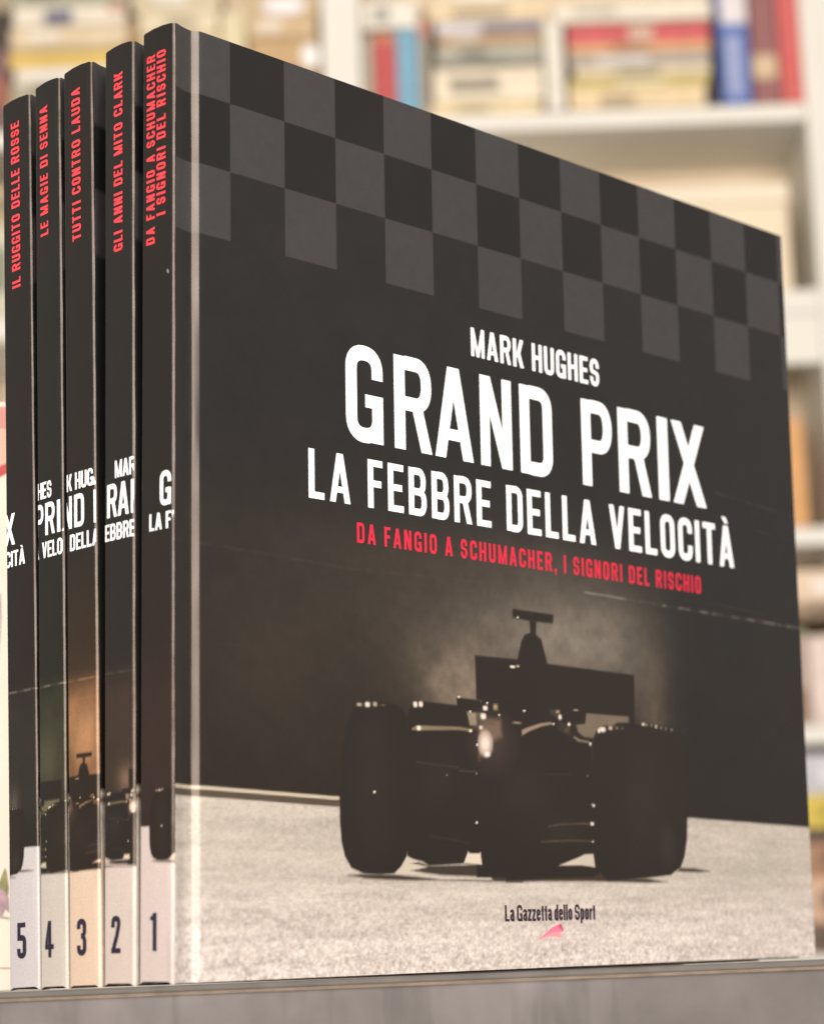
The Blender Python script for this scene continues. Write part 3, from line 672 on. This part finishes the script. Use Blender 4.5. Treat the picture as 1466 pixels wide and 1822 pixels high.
def grand_prix():
    """the big line of the title, letter by letter at the printed positions (mm)"""
    out = []
    for ch, x0, x1 in (('G', 69.8, 86.3), ('R', 91.4, 108.8), ('A', 110.2, 128.4), ('N', 132.2, 147.9), ('D', 152.2, 169.0),
                       ('P', 184.9, 201.6), ('R', 205.2, 223.6), ('I', 227.9, 233.9), ('X', 236.4, 256.2)):
        w, p = glyph(ch, .158)
        for q in p: out.append([(x0 + a * (x1 - x0) / w, b * 30.6) for a, b in q])
    return out

roots = {}
for k in (1, 2, 3, 4, 5): roots[k] = make_book(k, k == 1)
cover = roots[1][1]
def cp(x, y, lift): return (x / 1000, -lift / 1000, y / 1000)
lettering('title_lettering', [[(a, b + 163.6) for a, b in p] for p in grand_prix()], cp, M_WHITE, cover, True)
lettering('author_lettering', [[(a, b + 199.9) for a, b in p] for p in text_polys('MARK HUGHES', 9.7, 128.5, 195.5, .165)], cp, M_WHITE, cover, True)
lettering('subtitle_lettering', [[(a, b + 142.9) for a, b in p] for p in text_polys('LA FEBBRE DELLA VELOCIT\u00c0', 15.4, 53.5, 271.8, .162)], cp, M_WHITE, cover, True)
lettering('tagline_lettering', [[(a, b + 131.3) for a, b in p] for p in text_polys('DA FANGIO A SCHUMACHER, I SIGNORI DEL RISCHIO', 6.3, 73.9, 250.6, .175)], cp, M_ROSE, cover, True)
lettering('publisher_lettering', [[(a, b + 15.2) for a, b in p] for p in text_polys('La Gazzetta dello Sport', 5.2, 138.5, 184.1, .185, .05, .13)], cp, M_LOGO, cover, True)
sw1 = [[(154.3, 9.0), (156.0, 9.9), (158.6, 11.4), (161.2, 12.9), (163.4, 13.6), (166.2, 14.3), (164.3, 13.3), (166.0, 12.4), (167.6, 11.6), (164.0, 11.7), (160.0, 11.0), (157.0, 10.0)]]
sw2 = [[(154.3, 9.0), (157.0, 10.0), (160.0, 11.0), (164.0, 11.7), (166.0, 11.6), (165.9, 10.6), (167.0, 9.6), (163.6, 10.0), (160.2, 10.1), (157.0, 9.6)]]
sl = lettering('publisher_emblem', sw2, cp, M_PINK2, cover, True)
sl.data.materials.append(M_PINK1)
bm = bmesh.new(); bm.from_mesh(sl.data)
f = bm.faces.new([bm.verts.new(cp(a, b, .05)) for a, b in sw1[0]]); f.material_index = 1
bmesh.ops.triangulate(bm, faces=bm.faces[:]); bm.normal_update(); bm.to_mesh(sl.data); bm.free()

# ---------------------------------------------------------------- the white book behind the row's left end
M_CREAM = plain_mat('cream_cover', (246, 234, 214), 0.5, 0.82, 0.05, 30, 0.0)
M_SAL = plain_mat('salmon_print', (226, 150, 140), 0.5, 0.8, 0.2, 60, 0.0)
M_REDP = plain_mat('red_print', (206, 62, 66), 0.5, 0.8, 0.1, 60, 0.0)
M_MAUVE = plain_mat('mauve_print', (186, 152, 160), 0.5, 0.8, 0.3, 260, 0.0)
M_LEAF = plain_mat('leaf_print', (150, 146, 92), 0.5, 0.8, 0.3, 260, 0.0)
M_GREYP = plain_mat('grey_print', (190, 176, 164), 0.5, 0.8, 0.3, 160, 0.0)
YB = 0.165
p0 = at(-330, 1752, YB); p1 = at(75, 1752, YB); ptop = at(0, 716, YB)
hw = thing('picture_book', 'cream picture book standing face out behind the spine numbered 5, red arc at its top', 'book', (p0.x, YB, 0.0002))
wB = p1.x - p0.x; hB = ptop.z
box_obj('cover', (0, 0, 0), (wB, .0022, hB), M_CREAM, hw, .0006)
box_obj('page_block', (.003, .0023, .002), (wB - .002, .016, hB - .002), M_PAGES, hw)
box_obj('back_cover', (0, .0161, 0), (wB, .018, hB), M_CREAM, hw, .0006)
def loc(px, py): q = at(px, py, YB); return (q.x - p0.x, q.z)
def decal(name, pts, mat, lift):
    q = [loc(*p) for p in pts]
    return mesh_obj(name, [(x, -lift, zz) for x, zz in q], [list(range(len(q)))[::-1]], mat, hw)
decal('salmon_band', [(-300, 728), (70, 724), (70, 762), (-300, 768)], M_SAL, .0003)
decal('peach_band', [(-300, 769), (70, 763), (70, 800), (12, 826), (-20, 838), (-300, 850)], plain_mat('peach_print', (236, 190, 165), .5), .0003)
decal('red_arc', [(-300, 850), (-60, 850), (-20, 838), (12, 826), (40, 812), (70, 795), (70, 815), (40, 832), (12, 843), (-10, 856), (-40, 866), (-300, 880)], M_REDP, .0004)
decal('grey_figure', [(-30, 1040), (-5, 1045), (2, 1060), (3, 1100), (0, 1150), (-4, 1200), (-2, 1250), (-30, 1260)], M_GREYP, .0003)
decal('leaf_motif', [(0, 1570), (5, 1556), (10, 1545), (13, 1556), (16, 1580), (14, 1602), (6, 1590), (-4, 1582)], M_LEAF, .0003)
decal('flower_motif', [(-20, 1588), (2, 1584), (10, 1586), (16, 1600), (17, 1625), (10, 1618), (4, 1632), (-10, 1628), (-20, 1630)], M_MAUVE, .0004)
decal('ground_line', [(-40, 1634), (0, 1630), (17, 1633), (17, 1637), (0, 1634), (-40, 1639)], M_GREYP, .0005)
decal('lower_rule', [(-300, 1722), (70, 1722), (70, 1725), (-300, 1726)], M_GREYP, .0003)
# ---------------------------------------------------------------- the white bookcase across the room, out of focus
YF = 2.37
DEP = 0.28
M_CASE = plain_mat('white_bookcase_paint', (240, 234, 222), 0.45, 0.8, 0.04, 6, 0.02)
M_BACKP = plain_mat('beige_back_panel', (248, 226, 196), 0.6, 0.85, 0.1, 4, 0.02)
def X(px, py): return at(px, py, YF).x
def Zp(px, py): return at(px, py, YF).z
case = thing('bookcase', 'white bookcase full of stacked books, blurred behind the black books', 'bookcase', (0, YF, 0))
def cbox(name, x0, x1, z0, z1, y0=0.0, y1=.1995, mat=M_CASE): return box_obj(name, (x0, y0, z0), (x1, y1, z1), mat, case, .002)
posts = [(X(-110, 500), X(-50, 500)), (X(573, 100), X(642, 100)), (X(1441, 300), X(1510, 300))]
posts.append((posts[2][1] + 1.1, posts[2][1] + 1.145))
zb, zt = -0.62, 1.75
for x0, x1 in posts: cbox('upright', x0, x1, zb, zt)
Z1 = Zp(1100, 193); Z2 = Zp(1435, 514); Z3 = Zp(1435, 937); Z4 = Zp(1445, 1290); Z5 = Zp(1455, 1698)
spans = [(posts[0][1], posts[1][0]), (posts[1][1], posts[2][0]), (posts[2][1], posts[3][0])]
for i, (x0, x1) in enumerate(spans):
    for zz, th in ((Z1, .026), (Z2, .034), (Z3, .025), (Z4, .025), (Z5, .025), (Z1 + .33, .025)):
        cbox('shelf', x0 + .0005, x1 - .0005, zz - th, zz, .003 if th < .03 else .0)
cbox('rail', spans[1][0] + .0005, spans[1][1] - .0005, Z2 - .034 - .072, Z2 - .0345, .002, .02)
cbox('rail', spans[2][0] + .0005, spans[2][1] - .0005, Z2 - .034 - .072, Z2 - .0345, .002, .02)
cbox('back_panel', posts[0][0], posts[3][1], zb, zt, .2, .21, M_BACKP)

_mats = {}
def bmat(c):
    if c not in _mats: _mats[c] = plain_mat('book_cloth', tuple(.87 * q + .13 * r for q, r in zip(c, (235, 222, 200))), .5, .82, .12, 40, .05)
    return _mats[c]
M_PAGE2 = plain_mat('cream_pages', (236, 218, 186), 0.7, 0.82, 0.1, 60, 0.05)

def far_book(label, box, color, lying=False, depth=.19, dy=.004, floor=None, marks=(), group=None, kind='book', name=None):
    """a book in the bookcase, seen spine on; box = its outline in photo pixels at the bookcase front"""
    x0, y0, x1, y1 = box
    cx, cy = (x0 + x1) / 2, (y0 + y1) / 2
    xa, xb = X(x0, cy), X(x1, cy); zt_, zb_ = Zp(cx, y0), Zp(cx, y1)
    if floor is not None: zb_ = floor + .0005
    r = thing(name or ('lying_book' if lying else 'standing_book'), label, kind, ((xa + xb) / 2, YF + dy, zb_), group)
    w = (xb - xa) / 2; h = zt_ - zb_; c = min(.003, w * .3, h * .2); m = bmat(color)
    # case: spine plus two boards, pages between them
    bm = bmesh.new()
    if lying: prof = [(0, 0), (depth, 0), (depth, c), (.004, c), (.004, h - c), (depth, h - c), (depth, h), (0, h)]
    else: prof = [(0, -w), (depth, -w), (depth, -w + c), (.004, -w + c), (.004, w - c), (depth, w - c), (depth, w), (0, w)]
    lo, hi = (-w, w) if lying else (0, h)
    rings = []
    for e in (lo, hi):
        rings.append([bm.verts.new((e, p, q) if lying else (q, p, e)) for p, q in prof])
    n = len(prof)
    for i in range(n): bm.faces.new([rings[0][i], rings[0][(i + 1) % n], rings[1][(i + 1) % n], rings[1][i]])
    bm.faces.new(rings[0][::-1]); bm.faces.new(rings[1])
    bmesh.ops.recalc_face_normals(bm, faces=bm.faces[:])
    sp_edges = [e for e in bm.edges if all(abs(v.co.y) < 1e-6 for v in e.verts)]
    bmesh.ops.bevel(bm, geom=sp_edges, offset=min(.0015, c * .45), segments=2, affect='EDGES')
    me = bpy.data.meshes.new('cover'); bm.to_mesh(me); bm.free(); me.materials.append(m)
    o = bpy.data.objects.new('cover', me); COL.objects.link(o); o.parent = r
    if lying: box_obj('page_block', (-w + .003, .0042, c + .0002), (w - .003, depth - .003, h - c - .0002), M_PAGE2, r)
    else: box_obj('page_block', (-w + c + .0002, .0042, .003), (w - c - .0002, depth - .003, h - .003), M_PAGE2, r)
    if not marks and lying and y1 - y0 > 12 and color != (228, 190, 92):                # a title on the spine
        a_ = x0 + (x1 - x0) * RNG.uniform(.12, .35); c_ = np.array(color)
        dk = c_ * RNG.uniform(.62, .82) if RNG.uniform() < .7 else 255 - (255 - c_) * .4
        hh_ = (y1 - y0) * .24
        marks = (('title_label', (a_, cy - hh_, a_ + (x1 - x0) * RNG.uniform(.25, .5), cy + hh_), tuple(float(q) for q in dk)),)
    for nm, (a0, b0, a1, b1), col in marks:
        ax, bx = X(a0, (b0 + b1) / 2), X(a1, (b0 + b1) / 2); az, bz = Zp((a0 + a1) / 2, b1), Zp((a0 + a1) / 2, b0)
        mx_ = (xa + xb) / 2
        lo_ = (max(ax - mx_, -w + .0004), -.0008, max(az - zb_, .0004)); hi_ = (min(bx - mx_, w - .0004), .0001, min(bz - zb_, h - .0004))
        if nm in ('round_highlight', 'oval_highlight'):
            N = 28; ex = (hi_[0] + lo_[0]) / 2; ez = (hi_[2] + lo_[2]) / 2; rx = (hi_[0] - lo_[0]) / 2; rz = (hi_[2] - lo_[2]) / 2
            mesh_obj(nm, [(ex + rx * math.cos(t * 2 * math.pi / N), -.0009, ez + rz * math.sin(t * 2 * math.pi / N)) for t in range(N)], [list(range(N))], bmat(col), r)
        else: box_obj(nm, lo_, hi_, bmat(col), r)
    return r

B = far_book
ST = 'books stacked in the blurred bookcase'
# left bay: a tall pile of lying books
B('grey green lying book on top of the pile above the spines numbered 4 and 3', (14, -40, 236, 7), (150, 150, 128), True, group=ST)
B('white lying book with a blue block on its spine, second in the far left pile', (24, 8, 224, 45), (236, 224, 204), True, dy=.0, group=ST, marks=(('blue_label', (80, 18, 130, 43), (88, 88, 118)), ('red_label', (192, 9, 222, 20), (200, 120, 96))))
B('thick beige lying book above the thin tan one in the far left pile', (18, 46, 226, 78), (226, 203, 166), True, group=ST, dy=.003)
B('thin tan lying book between the beige and the yellow one, far left pile', (20, 79, 224, 89), (200, 178, 140), True, group=ST, dy=.001)
B('yellow lying book in the far left pile', (14, 90, 232, 116), (228, 190, 92), True, group=ST)
B('white lying book under the yellow one, far left pile', (26, 117, 214, 142), (238, 226, 208), True, group=ST, dy=.005)
B('grey lying book under the white one, near the bottom of the far left pile', (20, 143, 212, 172), (172, 166, 142), True, group=ST, dy=.003)
B('tan lying book at the very bottom of the far left pile', (10, 173, 216, 205), (190, 168, 128), True, group=ST, floor=Z1)
B('dark plum standing book with a black head, at the left edge of the bookcase', (-22, 18, 17, 205), (110, 74, 78), floor=Z1, group=ST, marks=(('black_label', (-20, 20, 16, 84), (44, 36, 30)), ('rust_label', (-20, 140, 16, 190), (150, 84, 62))))
# left bay: middle piles
B('beige lying book at the top of the second far pile', (236, -40, 392, 20), (212, 194, 160), True, group=ST)
B('cream lying book below the beige one in the second far pile', (248, 21, 388, 60), (230, 215, 180), True, group=ST, dy=.0)
B('peach lying book under the cream one in the second far pile', (250, 61, 390, 92), (230, 200, 150), True, group=ST, dy=.003)
B('pale grey lying book at the bottom of the second far pile', (240, 93, 390, 205), (210, 196, 170), True, group=ST, floor=Z1)
B('small brown standing book between the far left pile and the second pile', (229, 32, 246, 205), (168, 132, 84), floor=Z1, group=ST, depth=.15)
B('cream standing book between the second pile and the brown pile', (394, 18, 438, 205), (228, 212, 172), floor=Z1, group=ST)
B('tan lying book with a painted white oval highlight, top of the brown pile', (444, -42, 566, 24), (200, 172, 130), True, group=ST, marks=(('oval_highlight', (464, -6, 544, 24), (255, 250, 255)),))  # the white oval is a highlight painted on the spine
B('light brown lying book, second in the brown pile left of the white upright', (440, 25, 562, 66), (208, 176, 134), True, group=ST, dy=.001)
B('brown lying book with a painted round white highlight by the white upright', (443, 67, 568, 124), (196, 158, 110), True, group=ST, marks=(('round_highlight', (536, 76, 578, 118), (255, 255, 255)),))  # the white disc is a blurred glint painted on the spine
B('darker brown lying book at the bottom of the brown pile', (441, 125, 566, 205), (172, 134, 90), True, group=ST, floor=Z1)
# right bay
B('thin grey green slab standing in for the shaded right side of the white upright', (645, 40, 664, 205), (196, 192, 172), floor=Z1, group=ST, dy=.03)  # shade on the upright's side, built as a grey green slab
B('red standing book beside the light blue one', (666, 57, 705, 205), (190, 58, 62), floor=Z1, group=ST, marks=(('orange_label', (668, 58, 704, 76), (196, 112, 78)),))
B('light blue standing book beside the red one', (706, 50, 744, 205), (106, 164, 196), floor=Z1, group=ST)
B('white lying book resting on the red and light blue standing books', (646, 0, 742, 48), (242, 236, 222), True, group=ST, depth=.15)
B('grey standing book with olive and red marks, left of the striped pile', (745, 14, 763, 205), (158, 146, 132), floor=Z1, group=ST, marks=(('olive_label', (746, 15, 762, 34), (120, 98, 48)), ('red_label', (746, 35, 762, 64), (196, 110, 98))))
B('cream lying book at the top of the striped pile', (768, -42, 962, 10), (226, 208, 174), True, group=ST)
B('peach lying book, second from the top of the striped pile', (764, 11, 966, 33), (240, 214, 170), True, group=ST, dy=.001)
B('pale lilac lying book with a dark purple half, striped pile', (776, 34, 964, 58), (214, 208, 214), True, group=ST, marks=(('purple_label', (856, 38, 963, 56), (122, 112, 124)),))
B('brown lying book with a pale patch, striped pile', (780, 59, 964, 79), (184, 146, 104), True, group=ST, dy=.002, marks=(('pale_label', (806, 63, 850, 78), (204, 184, 160)),))
B('teal grey lying book in the striped pile', (776, 80, 964, 106), (172, 170, 154), True, group=ST, dy=.001)
B('thin dark grey lying book in the striped pile', (770, 107, 966, 120), (124, 118, 108), True, group=ST, dy=.003)
B('thick cream lying book low in the striped pile', (772, 121, 966, 180), (244, 228, 200), True, group=ST, dy=.0)
B('yellow cream lying book at the bottom of the striped pile', (768, 181, 964, 205), (238, 214, 164), True, group=ST, floor=Z1)
B('thin white standing book between the two piles of the right bay', (970, 38, 1003, 205), (236, 228, 214), floor=Z1, group=ST, dy=-.001)
B('wide white lying book on top of the red topped pile', (984, 4, 1264, 37), (240, 230, 210), True, group=ST, dy=-.001)
B('red lying book with a pale patch, in the pile left of the blue book', (1010, 40, 1262, 74), (206, 78, 84), True, group=ST, marks=(('pale_label', (1118, 42, 1162, 72), (212, 170, 150)),))
B('orange lying book under the red one', (1012, 75, 1264, 91), (228, 168, 118), True, group=ST, dy=.001)
B('lilac grey lying book under the orange one', (1014, 92, 1264, 117), (176, 164, 154), True, group=ST, dy=.003)
B('cream lying book above the olive one', (1022, 118, 1264, 136), (226, 206, 166), True, group=ST, dy=.001)
B('thin olive lying book in the pile left of the blue book', (1012, 137, 1262, 152), (198, 178, 96), True, group=ST)
B('peach cream lying book at the bottom of the pile left of the blue book', (1014, 153, 1256, 205), (236, 208, 162), True, group=ST, floor=Z1, dy=.001)
B('short black slab standing in for the dark gap beside the blue book', (1264, 136, 1278, 205), (52, 46, 44), floor=Z1, group=ST, dy=.02)  # shade in the gap between books, built as a black slab
B('blue standing book with a white upper half', (1280, -60, 1331, 205), (74, 104, 184), floor=Z1, group=ST, marks=(('white_label', (1280, -60, 1331, 40), (236, 228, 232)), ('pale_blue_label', (1292, 62, 1320, 168), (150, 162, 206))))
B('maroon standing book with a cream label, between the blue and red books', (1336, -60, 1383, 205), (142, 82, 84), floor=Z1, group=ST, marks=(('cream_label', (1338, 96, 1381, 138), (216, 186, 148)),))
B('tall red standing book next to the right upright of the bookcase', (1386, -60, 1434, 205), (212, 84, 82), floor=Z1, group=ST, marks=(('dull_red_label', (1420, -58, 1433, 168), (190, 104, 92)),))
# second compartment
cb_ = thing('storage_box', 'large cream storage box on the second shelf of the bookcase, right of the cover top', 'box', ((X(1060, 410) + X(1410, 410)) / 2, YF + .03, Z2 + .0005))
hwid = (X(1410, 410) - X(1060, 410)) / 2; hh = Zp(1300, 316) - Z2
box_obj('body', (-hwid, 0, 0), (hwid, .2, hh - .03), plain_mat('cream_card', (244, 226, 196), .6, .82, .05, 8, .02), cb_, .002)
box_obj('lid', (-hwid - .003, -.003, hh - .0295), (hwid + .003, .203, hh), plain_mat('cream_card_lid', (246, 230, 204), .6, .82, .05, 8, .02), cb_, .002)
# strip of shelves seen left of the row
L2 = Z2
B('pale green lying book at the left edge, lower bay of the bookcase', (-46, 399, 60, 560), (206, 204, 176), True, group=ST, floor=L2)
B('tan lying book at the left edge on the pale green one', (-44, 330, 58, 398), (196, 172, 130), True, group=ST)
# right edge, third compartment
B('orange standing book by the right edge of the cover', (1404, 744, 1433, 940), (224, 158, 88), floor=Z3, group=ST)
B('pale pink standing book left of the orange one', (1360, 708, 1402, 940), (226, 196, 170), floor=Z3, group=ST)
B('cream standing book with a pink label at the right edge', (1512, 728, 1600, 940), (236, 206, 182), floor=Z3, group=ST)
# right edge, lower compartments
B('peach lying book on its own, compartment under the orange standing book', (1410, 1012, 1530, 1068), (236, 206, 176), True, group=ST, dy=.01)
B('brown lying book below the peach one, right edge', (1412, 1069, 1528, 1096), (150, 122, 96), True, group=ST, dy=.012)
B('taupe standing book at the right edge, left of the pale pink one', (1380, 1120, 1440, 1290), (176, 150, 138), floor=Z4, group=ST, marks=(('green_label', (1400, 1122, 1439, 1136), (140, 150, 104)), ('brown_label', (1400, 1225, 1439, 1280), (128, 92, 70))))
B('pale pink standing book at the right edge, next to the taupe one', (1443, 1130, 1520, 1290), (234, 212, 200), floor=Z4, group=ST)
B('pale blue grey lying book at the right edge', (1420, 1340, 1540, 1413), (196, 196, 204), True, group=ST, dy=.003)
B('yellow lying book at the right edge under the pale blue grey one', (1424, 1414, 1540, 1472), (228, 196, 60), True, group=ST, dy=.0)
B('dark lying book at the right edge under the yellow one', (1422, 1473, 1538, 1496), (70, 56, 46), True, group=ST, dy=.004)
B('brown orange lying book at the right edge, above the peach pink one', (1426, 1497, 1540, 1560), (168, 118, 84), True, group=ST, dy=.006)
B('peach pink lying book near the foot of the right edge', (1426, 1561, 1540, 1640), (222, 176, 146), True, group=ST, dy=.004)
B('dark brown lying book at the foot of the right edge', (1424, 1641, 1540, 1700), (104, 76, 58), True, group=ST, floor=Z5)
bpy.context.view_layer.update()
